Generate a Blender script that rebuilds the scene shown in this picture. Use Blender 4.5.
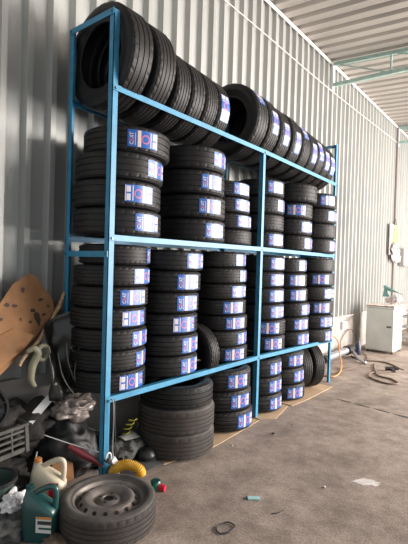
import bpy, bmesh, math, random
from mathutils import Vector, Matrix, noise
PI = math.pi
S = bpy.context.scene
COL = S.collection
for o in list(bpy.data.objects):
    bpy.data.objects.remove(o)

# ------------------------------------------------------------------ camera, sky, light, exposure
F_PX = 433.52
cam_d = bpy.data.cameras.new('camera'); cam = bpy.data.objects.new('camera', cam_d); COL.objects.link(cam)
cam_d.sensor_fit = 'HORIZONTAL'; cam_d.sensor_width = 36.0; cam_d.lens = F_PX / 408 * 36.0
right = Vector((0.7810455, 0.62379103, 0.02920059)); up = Vector((-0.0329855, -0.00548435, 0.99944078)); fwd = Vector((-0.62360234, 0.78157192, -0.01629254))
cam.matrix_world = Matrix(((right.x, up.x, -fwd.x, 2.37686585), (right.y, up.y, -fwd.y, -1.95256245), (right.z, up.z, -fwd.z, 1.6), (0, 0, 0, 1)))
S.camera = cam
S.view_settings.view_transform = 'Standard'; S.view_settings.look = 'None'
S.view_settings.exposure = 0.30; S.view_settings.gamma = 1.0; S.view_settings.use_curve_mapping = False

w = bpy.data.worlds.new('daylight'); S.world = w; w.use_nodes = True
bg = w.node_tree.nodes['Background']; bg.inputs[0].default_value = (0.86, 0.94, 1.0, 1); bg.inputs[1].default_value = 0.66

def area(name, loc, target, sx, sy, power, color):
    d = bpy.data.lights.new(name, 'AREA'); d.shape = 'RECTANGLE'; d.size = sx; d.size_y = sy; d.energy = power; d.color = color
    o = bpy.data.objects.new(name, d); COL.objects.link(o); o.location = loc
    o.rotation_euler = (Vector(target) - Vector(loc)).to_track_quat('-Z', 'Y').to_euler()
    return o
area('entrance_daylight', (7.4, 8.0, 2.5), (0.0, 3.0, 2.3), 8.0, 4.2, 2500, (1.0, 0.93, 0.88))

# ------------------------------------------------------------------ materials
def mat(name, color, rough=0.6, metal=0.0, var=0.0, scale=8.0, bump=0.0, bscale=60.0, detail=4.0, coat=0.0, trans=0.0, color2=None, spec=0.5):
    m = bpy.data.materials.new(name); m.use_nodes = True
    nt = m.node_tree; b = nt.nodes['Principled BSDF']
    b.inputs['Base Color'].default_value = (*color, 1); b.inputs['Roughness'].default_value = rough
    b.inputs['Metallic'].default_value = metal; b.inputs['Coat Weight'].default_value = coat
    b.inputs['Transmission Weight'].default_value = trans; b.inputs['Specular IOR Level'].default_value = spec
    tc = nt.nodes.new('ShaderNodeTexCoord')
    if var or color2:
        n = nt.nodes.new('ShaderNodeTexNoise'); n.inputs['Scale'].default_value = scale; n.inputs['Detail'].default_value = detail
        nt.links.new(tc.outputs['Object'], n.inputs['Vector'])
        r = nt.nodes.new('ShaderNodeValToRGB')
        c2 = color2 or tuple(min(1, c * (1 + var)) for c in color)
        c1 = tuple(c * (1 - var) for c in color) if not color2 else color
        r.color_ramp.elements[0].position = 0.35; r.color_ramp.elements[1].position = 0.68
        r.color_ramp.elements[0].color = (*c1, 1); r.color_ramp.elements[1].color = (*c2, 1)
        nt.links.new(n.outputs['Fac'], r.inputs['Fac']); nt.links.new(r.outputs['Color'], b.inputs['Base Color'])
    if bump:
        n2 = nt.nodes.new('ShaderNodeTexNoise'); n2.inputs['Scale'].default_value = bscale; n2.inputs['Detail'].default_value = 5
        bp = nt.nodes.new('ShaderNodeBump'); bp.inputs['Strength'].default_value = bump; bp.inputs['Distance'].default_value = 0.01
        nt.links.new(tc.outputs['Object'], n2.inputs['Vector']); nt.links.new(n2.outputs['Fac'], bp.inputs['Height'])
        nt.links.new(bp.outputs['Normal'], b.inputs['Normal'])
    return m

M = {}
M['blue'] = mat('rack_blue_paint', (0.036, 0.215, 0.37), 0.45, 0.0, var=0.12, scale=14, spec=0.45)
M['bolt'] = mat('dull_bolt_steel', (0.10, 0.16, 0.20), 0.4, 0.8)
M['rubber'] = mat('black_sidewall_rubber', (0.010, 0.010, 0.011), 0.5, var=0.25, scale=20, spec=0.3)
M['old_rubber'] = mat('dusty_old_rubber', (0.070, 0.064, 0.058), 0.75, var=0.35, scale=9, bump=0.2, bscale=90)
M['stk_blue'] = mat('sticker_blue', (0.016, 0.095, 0.36), 0.35)
M['stk_white'] = mat('sticker_white', (0.58, 0.55, 0.60), 0.35)
M['stk_cream'] = mat('sticker_cream', (0.64, 0.50, 0.42), 0.4)
M['stk_red'] = mat('sticker_red', (0.50, 0.13, 0.22), 0.4)
M['stk_lilac'] = mat('sticker_lilac', (0.48, 0.47, 0.72), 0.35)
M['yellow'] = mat('yellow_mark', (0.75, 0.50, 0.03), 0.5)
M['white_mark'] = mat('white_paint_mark', (0.7, 0.7, 0.68), 0.6)
M['plaster'] = mat('grey_cement_plaster', (0.27, 0.25, 0.23), 0.9, color2=(0.42, 0.385, 0.35), scale=3.5, detail=8, bump=0.35, bscale=25)
M['card'] = mat('brown_cardboard', (0.27, 0.135, 0.06), 0.85, var=0.22, scale=7, bump=0.1, bscale=30)
M['card_edge'] = mat('pale_cardboard_edge', (0.40, 0.27, 0.16), 0.9, var=0.3, scale=60)
M['card_floor'] = mat('floor_cardboard', (0.47, 0.33, 0.21), 0.9, var=0.15, scale=5)
M['stain'] = mat('dark_grease_spot', (0.05, 0.025, 0.015), 0.7)
M['crate'] = mat('dusty_grey_plastic', (0.065, 0.062, 0.055), 0.7, var=0.3, scale=12)
M['black_plastic'] = mat('black_plastic', (0.018, 0.018, 0.02), 0.4, var=0.3, scale=10)
M['black_bag'] = mat('black_polythene', (0.010, 0.010, 0.011), 0.62, var=0.3, scale=8, bump=0.12, bscale=18)
M['clear_bag'] = mat('clear_plastic_film', (0.34, 0.29, 0.26), 0.25, trans=0.4, bump=0.5, bscale=30)
M['dark_cloth'] = mat('dirty_dark_cloth', (0.024, 0.022, 0.020), 0.95, var=0.5, scale=9, bump=0.5, bscale=40)
M['grey_cloth'] = mat('grey_cloth', (0.10, 0.10, 0.095), 0.9, var=0.3, scale=12, bump=0.3, bscale=40)
M['beige'] = mat('beige_plastic', (0.20, 0.19, 0.13), 0.6, var=0.2)
M['white_board'] = mat('white_board', (0.66, 0.67, 0.67), 0.55, var=0.06)
M['red_plastic'] = mat('dark_red_plastic', (0.13, 0.012, 0.02), 0.4, var=0.2)
M['red'] = mat('red_plastic', (0.60, 0.02, 0.05), 0.4)
M['jug_white'] = mat('cream_jug_plastic', (0.50, 0.45, 0.34), 0.42, var=0.08)
M['jug_green'] = mat('green_jug_plastic', (0.010, 0.062, 0.060), 0.35, var=0.1, coat=0.3)
M['cap_orange'] = mat('orange_cap', (0.50, 0.20, 0.06), 0.5)
M['label_white'] = mat('label_white', (0.65, 0.65, 0.62), 0.5)
M['label_dark'] = mat('label_dark', (0.03, 0.04, 0.05), 0.5)
M['yellow_hose'] = mat('yellow_hose', (0.72, 0.40, 0.035), 0.45, var=0.12)
M['yellow_green'] = mat('yellow_green_airline', (0.34, 0.32, 0.03), 0.4)
M['steel'] = mat('rusty_wheel_steel', (0.15, 0.13, 0.115), 0.5, 0.5, color2=(0.30, 0.27, 0.25), scale=9, bump=0.1)
M['dark_hole'] = mat('wheel_bolt_dark', (0.012, 0.011, 0.01), 0.8)
M['cable_grey'] = mat('grey_cable', (0.28, 0.29, 0.29), 0.5)
M['cable_black'] = mat('black_cable', (0.03, 0.028, 0.028), 0.5)
M['cable_brown'] = mat('brown_hose_rubber', (0.17, 0.115, 0.09), 0.6)
M['orange_hose'] = mat('orange_hose', (0.55, 0.24, 0.08), 0.5)
M['white_cable'] = mat('white_wire', (0.72, 0.68, 0.64), 0.6)
M['pale_metal'] = mat('pale_enamel', (0.56, 0.58, 0.54), 0.45, var=0.06, scale=4)
M['silver'] = mat('silver_tube', (0.38, 0.38, 0.41), 0.35, 0.6)
M['teal_paint'] = mat('teal_truss_paint', (0.32, 0.45, 0.41), 0.55, var=0.12, scale=10)
M['teal'] = mat('teal_plastic', (0.14, 0.30, 0.27), 0.6)
M['pink_cloth'] = mat('pink_white_cloth', (0.62, 0.42, 0.37), 0.9, color2=(0.75, 0.70, 0.66), scale=22, detail=2)
M['bag_white'] = mat('white_carrier_bag', (0.58, 0.53, 0.51), 0.5, var=0.1, bump=0.4, bscale=25)
M['orange_board'] = mat('pale_orange_board', (0.75, 0.38, 0.14), 0.7)
M['mesh_grey'] = mat('grey_panel', (0.34, 0.33, 0.32), 0.6)
M['column'] = mat('brown_column_paint', (0.23, 0.20, 0.19), 0.6)
M['mint'] = mat('mint_packet', (0.34, 0.55, 0.55), 0.4)

def sheet_mat(name, c1, c2, rough, axis):
    m = bpy.data.materials.new(name); m.use_nodes = True; nt = m.node_tree; b = nt.nodes['Principled BSDF']
    b.inputs['Metallic'].default_value = 0.35; b.inputs['Roughness'].default_value = rough
    tc = nt.nodes.new('ShaderNodeTexCoord'); mp = nt.nodes.new('ShaderNodeMapping')
    mp.inputs['Scale'].default_value = (2.5, 2.5, 0.35) if axis == 'z' else (0.35, 2.5, 2.5)
    n = nt.nodes.new('ShaderNodeTexNoise'); n.inputs['Scale'].default_value = 2.0; n.inputs['Detail'].default_value = 7
    r = nt.nodes.new('ShaderNodeValToRGB'); r.color_ramp.elements[0].position = 0.3; r.color_ramp.elements[1].position = 0.75
    r.color_ramp.elements[0].color = (*c1, 1); r.color_ramp.elements[1].color = (*c2, 1)
    nt.links.new(tc.outputs['Object'], mp.inputs['Vector']); nt.links.new(mp.outputs['Vector'], n.inputs['Vector'])
    nt.links.new(n.outputs['Fac'], r.inputs['Fac']); nt.links.new(r.outputs['Color'], b.inputs['Base Color'])
    return m
M['wall_sheet'] = sheet_mat('galvanised_wall_sheet', (0.345, 0.355, 0.342), (0.455, 0.46, 0.442), 0.42, 'z')
M['roof_sheet'] = sheet_mat('galvanised_roof_sheet', (0.36, 0.335, 0.31), (0.47, 0.44, 0.405), 0.5, 'x')

def tread_mat(name, c, rough, pitch, tilt, depth):
    # fine lateral sipes: a wave over the angle around the tyre's own axis
    m = bpy.data.materials.new(name); m.use_nodes = True; nt = m.node_tree; b = nt.nodes['Principled BSDF']
    L = nt.links.new
    b.inputs['Roughness'].default_value = rough; b.inputs['Specular IOR Level'].default_value = 0.28
    tc = nt.nodes.new('ShaderNodeTexCoord'); sp = nt.nodes.new('ShaderNodeSeparateXYZ'); L(tc.outputs['Object'], sp.inputs[0])
    at = nt.nodes.new('ShaderNodeMath'); at.operation = 'ARCTAN2'; L(sp.outputs['Y'], at.inputs[0]); L(sp.outputs['X'], at.inputs[1])
    ab = nt.nodes.new('ShaderNodeMath'); ab.operation = 'ABSOLUTE'; L(sp.outputs['Z'], ab.inputs[0])
    ml = nt.nodes.new('ShaderNodeMath'); ml.operation = 'MULTIPLY_ADD'; L(ab.outputs[0], ml.inputs[0]); ml.inputs[1].default_value = tilt; L(at.outputs[0], ml.inputs[2])
    m2 = nt.nodes.new('ShaderNodeMath'); m2.operation = 'MULTIPLY'; L(ml.outputs[0], m2.inputs[0]); m2.inputs[1].default_value = pitch
    sn = nt.nodes.new('ShaderNodeMath'); sn.operation = 'SINE'; L(m2.outputs[0], sn.inputs[0])
    r = nt.nodes.new('ShaderNodeValToRGB'); r.color_ramp.elements[0].position = 0.0; r.color_ramp.elements[1].position = 0.22
    L(sn.outputs[0], r.inputs['Fac'])
    bp = nt.nodes.new('ShaderNodeBump'); bp.inputs['Strength'].default_value = depth; bp.inputs['Distance'].default_value = 0.006
    L(r.outputs['Color'], bp.inputs['Height']); L(bp.outputs['Normal'], b.inputs['Normal'])
    n = nt.nodes.new('ShaderNodeTexNoise'); n.inputs['Scale'].default_value = 9; L(tc.outputs['Object'], n.inputs['Vector'])
    r2 = nt.nodes.new('ShaderNodeValToRGB'); r2.color_ramp.elements[0].color = (*[k * 0.7 for k in c], 1); r2.color_ramp.elements[1].color = (*[k * 1.35 for k in c], 1)
    L(n.outputs['Fac'], r2.inputs['Fac']); L(r2.outputs['Color'], b.inputs['Base Color'])
    return m
M['tread_fine'] = tread_mat('fine_ribbed_tread', (0.014, 0.013, 0.013), 0.5, 150, 2.0, 0.8)
M['tread_coarse'] = tread_mat('coarse_block_tread', (0.013, 0.0125, 0.0125), 0.5, 84, 4.0, 0.9)
M['tread_old'] = tread_mat('dusty_old_tread', (0.055, 0.047, 0.043), 0.8, 96, 3.0, 0.8)

def floor_mat():
    m = bpy.data.materials.new('worn_concrete_floor'); m.use_nodes = True; nt = m.node_tree; b = nt.nodes['Principled BSDF']; L = nt.links.new
    b.inputs['Roughness'].default_value = 0.85
    tc = nt.nodes.new('ShaderNodeTexCoord')
    def noi(sc, de, ro=0.6):
        n = nt.nodes.new('ShaderNodeTexNoise'); n.inputs['Scale'].default_value = sc; n.inputs['Detail'].default_value = de; n.inputs['Roughness'].default_value = ro
        L(tc.outputs['Object'], n.inputs['Vector']); return n
    def ramp(n, p0, c0, p1, c1):
        r = nt.nodes.new('ShaderNodeValToRGB'); r.color_ramp.elements[0].position = p0; r.color_ramp.elements[1].position = p1
        r.color_ramp.elements[0].color = (*c0, 1); r.color_ramp.elements[1].color = (*c1, 1); L(n.outputs['Fac'], r.inputs['Fac']); return r
    def mul(a, bb, f=1.0):
        x = nt.nodes.new('ShaderNodeMix'); x.data_type = 'RGBA'; x.blend_type = 'MULTIPLY'; x.inputs[0].default_value = f
        L(a, x.inputs[6]); L(bb, x.inputs[7]); return x.outputs[2]
    base = ramp(noi(1.1, 8), 0.3, (0.27, 0.215, 0.18), 0.72, (0.46, 0.385, 0.33))
    dirt = ramp(noi(4.0, 10, 0.75), 0.38, (0.55, 0.53, 0.51), 0.60, (1, 1, 1))
    grit = ramp(noi(70.0, 3), 0.35, (0.62, 0.60, 0.58), 0.60, (1.08, 1.08, 1.08))
    c = mul(mul(base.outputs[0], dirt.outputs[0]), grit.outputs[0], 0.8)
    L(c, b.inputs['Base Color'])
    h1 = noi(90, 6); h2 = noi(7, 5)
    ad = nt.nodes.new('ShaderNodeMath'); ad.operation = 'ADD'; L(h1.outputs['Fac'], ad.inputs[0]); L(h2.outputs['Fac'], ad.inputs[1])
    bp = nt.nodes.new('ShaderNodeBump'); bp.inputs['Strength'].default_value = 0.35; bp.inputs['Distance'].default_value = 0.008
    L(ad.outputs[0], bp.inputs['Height']); L(bp.outputs['Normal'], b.inputs['Normal'])
    return m
M['floor'] = floor_mat()

# ------------------------------------------------------------------ helpers
def link_mesh(name, bm, m, parent=None, smooth=False, recalc=True):
    if recalc: bmesh.ops.recalc_face_normals(bm, faces=bm.faces)
    me = bpy.data.meshes.new(name); bm.to_mesh(me); bm.free()
    ms = m if isinstance(m, (list, tuple)) else [m]
    for k in ms: me.materials.append(k)
    if smooth:
        for p in me.polygons: p.use_smooth = True
    o = bpy.data.objects.new(name, me); COL.objects.link(o)
    if parent: o.parent = parent
    return o
def tag(o, label, cat, group=None, kind=None):
    if label: o['label'] = label
    if cat: o['category'] = cat
    if group: o['group'] = group
    if kind: o['kind'] = kind
    return o
def thing(name, loc, label, cat, group=None, rot=None):
    o = bpy.data.objects.new(name, None); COL.objects.link(o); o.location = loc; o.empty_display_size = 0.05
    if rot: o.rotation_euler = rot
    return tag(o, label, cat, group)
def box(bm, a, b, bevel=0.0, mi=0):
    a = Vector(a); b = Vector(b)
    r = bmesh.ops.create_cube(bm, size=1.0)
    for v in r['verts']:
        v.co = Vector(((a.x + b.x) / 2 + v.co.x * (b.x - a.x), (a.y + b.y) / 2 + v.co.y * (b.y - a.y), (a.z + b.z) / 2 + v.co.z * (b.z - a.z)))
    if mi:
        for f in {f for v in r['verts'] for f in v.link_faces}: f.material_index = mi
    if bevel:
        es = list({e for v in r['verts'] for e in v.link_edges})
        bmesh.ops.bevel(bm, geom=es, offset=bevel, segments=2, affect='EDGES', profile=0.5)
def obox(bm, p0, p1, w, h, upv=(0, 0, 1), bevel=0.0):
    """bar from p0 to p1, w wide, h high"""
    p0 = Vector(p0); p1 = Vector(p1); d = (p1 - p0); ln = d.length; d.normalize()
    s = d.cross(Vector(upv)).normalized(); u = s.cross(d).normalized()
    r = bmesh.ops.create_cube(bm, size=1.0)
    for v in r['verts']:
        c = v.co.copy(); v.co = (p0 + p1) / 2 + d * (c.x * ln) + s * (c.y * w) + u * (c.z * h)
    if bevel:
        es = list({e for v in r['verts'] for e in v.link_edges})
        bmesh.ops.bevel(bm, geom=es, offset=bevel, segments=2, affect='EDGES', profile=0.5)
def cyl(bm, p0, p1, r0, r1=None, seg=20, cap=True):
    r1 = r0 if r1 is None else r1
    p0 = Vector(p0); p1 = Vector(p1); d = p1 - p0
    q = d.to_track_quat('Z', 'Y').to_matrix().to_4x4(); q.translation = (p0 + p1) / 2
    bmesh.ops.create_cone(bm, cap_ends=cap, segments=seg, radius1=r0, radius2=r1, depth=d.length, matrix=q)
def smooth_path(pts, n=6, closed=False):
    P = [Vector(p) for p in pts]; out = []
    N = len(P); rng = range(N if closed else N - 1)
    for i in rng:
        if closed: a, b, c, d = P[(i - 1) % N], P[i], P[(i + 1) % N], P[(i + 2) % N]
        else: a, b, c, d = P[max(i - 1, 0)], P[i], P[i + 1], P[min(i + 2, N - 1)]
        for k in range(n):
            t = k / n
            out.append(0.5 * ((2 * b) + (c - a) * t + (2 * a - 5 * b + 4 * c - d) * t * t + (3 * b - a - 3 * c + d) * t ** 3))
    if not closed: out.append(P[-1])
    return out
def tube(bm, path, r, seg=8, closed=False, cap=True, rfun=None):
    n = len(path); rings = []; prev = None
    for i, p in enumerate(path):
        if closed: t = path[(i + 1) % n] - path[(i - 1) % n]
        else: t = path[min(i + 1, n - 1)] - path[max(i - 1, 0)]
        t = t.normalized() if t.length > 1e-9 else Vector((0, 0, 1))
        if prev is None:
            a = Vector((0, 0, 1)) if abs(t.z) < 0.9 else Vector((1, 0, 0)); nrm = t.cross(a).normalized()
        else: nrm = (prev - t * prev.dot(t)).normalized()
        prev = nrm; bn = t.cross(nrm); rr = rfun(i / max(1, n - 1)) if rfun else r
        rings.append([bm.verts.new(p + (nrm * math.cos(2 * PI * k / seg) + bn * math.sin(2 * PI * k / seg)) * rr) for k in range(seg)])
    for i in range(n if closed else n - 1):
        A = rings[i]; B = rings[(i + 1) % n]
        for k in range(seg): bm.faces.new((A[k], A[(k + 1) % seg], B[(k + 1) % seg], B[k]))
    if cap and not closed:
        bm.faces.new(list(reversed(rings[0]))); bm.faces.new(rings[-1])
def lathe(bm, prof, seg=48, closed=False, mi=0, wob=None):
    rings = []
    for k in range(seg):
        a = 2 * PI * k / seg
        rings.append([bm.verts.new(((r + (wob(k, i) if wob else 0)) * math.cos(a), (r + (wob(k, i) if wob else 0)) * math.sin(a), z)) for i, (r, z) in enumerate(prof)])
    n = len(prof)
    for k in range(seg):
        A = rings[k]; B = rings[(k + 1) % seg]
        for i in range(n if closed else n - 1):
            j = (i + 1) % n
            if prof[i][0] < 1e-6 and prof[j][0] < 1e-6: continue
            f = bm.faces.new((A[i], B[i], B[j], A[j])); f.material_index = mi
    bmesh.ops.remove_doubles(bm, verts=bm.verts, dist=1e-5)
def lump(name, loc, scale, m, seed, amp=0.25, freq=2.0, sub=4, flat=None, parent=None, rot=0.0, crease=0.12, cfreq=7.0):
    bm = bmesh.new(); bmesh.ops.create_icosphere(bm, subdivisions=sub, radius=1.0)
    off = Vector((seed * 7.3, seed * 3.1, seed * 1.7)); R = Matrix.Rotation(rot, 3, 'Z')
    for v in bm.verts:
        p = v.co.copy(); n1 = noise.noise(p * freq + off); n2 = abs(noise.noise(p * cfreq + off)) 
        p *= 1 + amp * n1 * 2 - crease * n2 * 2
        p = Vector((p.x * scale[0], p.y * scale[1], p.z * scale[2])); p = R @ p
        if flat is not None: p.z = max(p.z, flat)
        v.co = p
    o = link_mesh(name, bm, m, parent, smooth=True); o.location = loc
    return o
def solid_poly(bm, pts, th, nrm):
    nrm = Vector(nrm).normalized() * th
    a = [bm.verts.new(Vector(p)) for p in pts]; b = [bm.verts.new(Vector(p) + nrm) for p in pts]
    bm.faces.new(a); bm.faces.new(list(reversed(b)))
    for i in range(len(a)):
        j = (i + 1) % len(a); bm.faces.new((a[j], a[i], b[i], b[j]))
def sheet(bm, nx, ny, fn, th):
    """thin crumpled sheet with real thickness, fn(u,v)->Vector"""
    e = 1e-3; top = []; bot = []
    for i in range(nx + 1):
        ra = []; rb = []
        for j in range(ny + 1):
            u, v = i / nx, j / ny; p = fn(u, v); du = fn(u + e, v) - p; dv = fn(u, v + e) - p; n = du.cross(dv)
            n = n.normalized() if n.length > 1e-12 else Vector((0, 0, 1))
            ra.append(bm.verts.new(p)); rb.append(bm.verts.new(p + n * th))
        top.append(ra); bot.append(rb)
    for i in range(nx):
        for j in range(ny):
            bm.faces.new((top[i][j], top[i + 1][j], top[i + 1][j + 1], top[i][j + 1]))
            bm.faces.new((bot[i][j], bot[i][j + 1], bot[i + 1][j + 1], bot[i + 1][j]))
    for i in range(nx):
        bm.faces.new((top[i][0], bot[i][0], bot[i + 1][0], top[i + 1][0])); bm.faces.new((top[i + 1][ny], bot[i + 1][ny], bot[i][ny], top[i][ny]))
    for j in range(ny):
        bm.faces.new((top[0][j + 1], bot[0][j + 1], bot[0][j], top[0][j])); bm.faces.new((top[nx][j], bot[nx][j], bot[nx][j + 1], top[nx][j + 1]))

# ------------------------------------------------------------------ the setting
WX = -0.69
bm = bmesh.new(); box(bm, (-1.0, -5.0, -0.12), (9.5, 14.0, 0.0)); tag(link_mesh('floor', bm, M['floor']), None, None, kind='structure')

def corrugated(name, u0, u1, period, depth, place, m, kind='structure', crest=0.22, slope=0.12):
    """place(u, d, t): u along the ribs' spread, d out of the sheet, t 0/1 for the two ends"""
    bm = bmesh.new(); prof = []; u = u0
    while u < u1:
        pan = period * (1 - crest - 2 * slope)
        prof += [(u, 0), (u + pan, 0), (u + pan + slope * period, depth), (u + pan + (slope + crest) * period, depth)]
        u += period
    prof.append((u, 0))
    R4 = [[bm.verts.new(place(a, d + dd, t)) for a, d in prof] for t, dd in ((0, 0), (1, 0), (1, -0.003), (0, -0.003))]
    for i in range(len(prof) - 1):
        for k in range(4): bm.faces.new((R4[k][i], R4[k][i + 1], R4[(k + 1) % 4][i + 1], R4[(k + 1) % 4][i]))
    bm.faces.new([r[0] for r in R4]); bm.faces.new([r[-1] for r in R4][::-1])
    o = link_mesh(name, bm, m); tag(o, None, None, kind=kind); return o
def ceil_z(x): return 5.17 - 0.073 * (x - WX)
corrugated('wall_left', -4.0, 13.6, 0.2, 0.05, lambda u, d, t: Vector((WX - 0.05 + d, u, 0.70 if t == 0 else 5.17)), M['wall_sheet'])
bm = bmesh.new(); box(bm, (WX - 0.14, -4.0, 0.0), (WX + 0.012, 13.8, 0.712), 0.006); tag(link_mesh('trim_1', bm, M['plaster']), None, None, kind='structure')
corrugated('ceiling', -4.5, 13.8, 0.25, 0.06, lambda u, d, t: Vector(((WX - 0.1) if t == 0 else 9.5, u, ceil_z((WX - 0.1) if t == 0 else 9.5) + 0.005 + d)), M['roof_sheet'], crest=0.20, slope=0.12)
corrugated('wall_back', -0.8, 9.5, 0.2, 0.032, lambda u, d, t: Vector((u, 13.75 - d, 0.0 if t == 0 else ceil_z(u))), M['wall_sheet'])
# bright flashing strip where the wall meets the roof, scalloped by the roof ribs
bm = bmesh.new(); obox(bm, (WX + 0.012, -4.0, 5.135), (WX + 0.012, 13.6, 5.135), 0.012, 0.05)
tag(link_mesh('trim_2', bm, M['white_cable']), None, None, kind='structure')
bm = bmesh.new(); box(bm, (WX + 0.002, 9.34, 0.0), (WX + 0.05, 9.43, 5.12), 0.01); tag(link_mesh('trim_3', bm, M['column']), None, None, kind='structure')
def text_mesh(txt, name):
    cu = bpy.data.curves.new(name, 'FONT'); cu.body = txt; cu.resolution_u = 3; cu.offset = 0.02
    t = bpy.data.objects.new(name, cu); COL.objects.link(t)
    dg = bpy.context.evaluated_depsgraph_get(); me = bpy.data.meshes.new_from_object(t.evaluated_get(dg))
    bpy.data.objects.remove(t); bpy.data.curves.remove(cu); return me

# ------------------------------------------------------------------ the rack
bm_bolt = None
rack = thing('tire_rack', (-0.255, 1.95, 0.0), 'long blue steel tire rack with angle-iron posts holding the stacked tires', 'rack')
RO = Vector((-0.255, 1.95, 0.0))
def rp(name, bm, m, parent=rack):
    bmesh.ops.translate(bm, verts=bm.verts, vec=-RO); return link_mesh(name, bm, m, parent)
ZT = 3.335
def bolt_at(parent, p, n=(1, 0, 0)):
    bm = bmesh.new(); p = Vector(p); n = Vector(n); cyl(bm, p - n * 0.002, p + n * 0.006, 0.009, 0.008, 6)
    rp('bolt', bm, M['bolt'], parent)
FY = (-0.012, 1.987, 3.925); BS = {1: (2.797, 2.796, 2.767), 2: (1.765, 1.779, 1.771), 3: (0.636, 0.635, 0.585)}
for i, y in enumerate(FY):
    sgn = 1 if i < 2 else -1                      # the side flange stands at the outer edge
    for x, sx in ((0.0, -1), (-0.51, 1)):
        bm = bmesh.new(); top = ZT - (0.0 if i != 1 else -0.02)
        box(bm, (min(x, x + sx * 0.005), y - 0.022, 0.0), (max(x, x + sx * 0.005), y + 0.026, top))
        ya = y - 0.022 if sgn > 0 else y + 0.021
        box(bm, (min(x, x + sx * 0.045), ya, 0.0), (max(x, x + sx * 0.045), ya + 0.005, top))
        post = rp('post', bm, M['blue'])
        if x == 0.0:
            for k in (1, 2, 3): bolt_at(post, (0.012, y, BS[k][i]))
for k in (1, 2, 3):
    for b in (0, 1):
        y0, y1 = FY[b] + (-0.022 if b == 0 else 0.0), FY[b + 1] + (0.026 if b == 1 else 0.0)
        z0, z1 = BS[k][b], BS[k][b + 1]
        for x, sx in ((0.006, -1), (-0.516, 1)):
            bm = bmesh.new()
            obox(bm, (x, y0, z0 + .005), (x, y1, z1 + .005), 0.005, 0.041)
            xi = x + sx * 0.022
            obox(bm, (xi, y0 + 0.03, z0 + 0.022), (xi, y1 - 0.03, z1 + 0.022), 0.042, 0.005)
            rp('beam', bm, M['blue'])
# side braces of the end frames
for zz, yo in ((3.318, FY[0] - 0.026), (1.655, FY[0] - 0.030), (3.318, FY[2] + 0.030), (BS[2][2], FY[2] + 0.030), (BS[3][2], FY[2] + 0.03)):
    bm = bmesh.new(); obox(bm, (0.0, yo, zz), (-0.51, yo, zz), 0.006, 0.042); br = rp('side_brace', bm, M['blue'])
    n = (0, -1, 0) if yo < 1 else (0, 1, 0)
    for x in (-0.02, -0.49): bolt_at(br, (x, yo + 0.004 * n[1], zz), n)
bm = bmesh.new(); obox(bm, (-0.02, FY[2], 3.325), (-0.16, FY[2], 3.29), 0.05, 0.006); rp('gusset', bm, M['blue'])

# ------------------------------------------------------------------ tires
def tire_casing(R, W, Rb):
    k = min(1.0, (R - Rb) / 0.122)
    h = [(R - 0.013, .40), (R - 0.010, .427), (R - 0.026 * k, .468), (R - 0.045 * k, .492), (R - 0.058 * k, .5), (R - 0.075 * k, .497), (R - 0.078 * k, .488), (Rb + 0.026 * k, .455), (Rb + 0.014 * k, .425), (Rb + 0.010 * k, .432), (Rb + 0.002, .41), (Rb, .37)]
    inn = [(Rb + 0.006, .335), (Rb + 0.022 * k, .375), (R - 0.075 * k, .445), (R - 0.05 * k, .45), (R - 0.03 * k, .41), (R - 0.022, .33), (R - 0.020, .0)]
    out = [(r, z * W) for r, z in h]; i2 = [(r, z * W) for r, z in inn]
    loop = out + i2 + [(r, -z) for r, z in reversed(i2[:-1])] + [(r, -z) for r, z in reversed(out)]
    return loop
def tire_tread(R, W, grooves):
    pts = []; g = 0.0042; d = 0.007
    z = [(-.428 * W, R - 0.011), (-.41 * W, R - 0.005), (-.385 * W, R - 0.0015), (-.36 * W, R - 0.0003)]
    pts = [(r, a) for a, r in z]
    for c in grooves:
        c *= W; pts += [(R, c - g), (R - d, c - g * .7), (R - d, c + g * .7), (R, c + g)]
    pts += [(r, -a) for a, r in reversed(z)]
    pts += [(R - 0.014, .40 * W), (R - 0.014, -.40 * W)]
    return pts
def patch(bm, R, s0, s1, t0, t1, L, H, off, flip, th=0.0004):
    if flip: s0, s1, t0, t1 = 1 - s1, 1 - s0, 1 - t1, 1 - t0
    n = max(1, int((s1 - s0) * L / 0.012)); a = []; rr = R + off
    for i in range(n + 1):
        an = (s0 + (s1 - s0) * i / n) * L / R; c, s = math.cos(an), math.sin(an)
        a.append([bm.verts.new((rr * c, rr * s, (t0 - .5) * H)), bm.verts.new((rr * c, rr * s, (t1 - .5) * H)),
                  bm.verts.new(((rr - th) * c, (rr - th) * s, (t1 - .5) * H)), bm.verts.new(((rr - th) * c, (rr - th) * s, (t0 - .5) * H))])
    for i in range(n):
        A, B = a[i], a[i + 1]
        for k in range(4): bm.faces.new((A[k], B[k], B[(k + 1) % 4], A[(k + 1) % 4]))
    bm.faces.new(a[0][::-1]); bm.faces.new(a[-1])
GL = {c: text_mesh(c, 'glyph') for c in 'CEAT'}
def glyph(bm, c, R, s0, s1, t0, t1, L, H, off, flip):
    me = GL[c]; xs = [v.co.x for v in me.vertices]; ys = [v.co.y for v in me.vertices]
    x0, x1, y0, y1 = min(xs), max(xs), min(ys), max(ys); vs = []
    for v in me.vertices:
        t = t0 + (v.co.x - x0) / (x1 - x0) * (t1 - t0); s = s1 - (v.co.y - y0) / (y1 - y0) * (s1 - s0)
        if flip: s, t = 1 - s, 1 - t
        an = s * L / R; vs.append(bm.verts.new(((R + off) * math.cos(an), (R + off) * math.sin(an), (t - .5) * H)))
    for p in me.polygons: 
        try: bm.faces.new([vs[i] for i in p.vertices])
        except ValueError: pass
PROTO = {}
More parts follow.
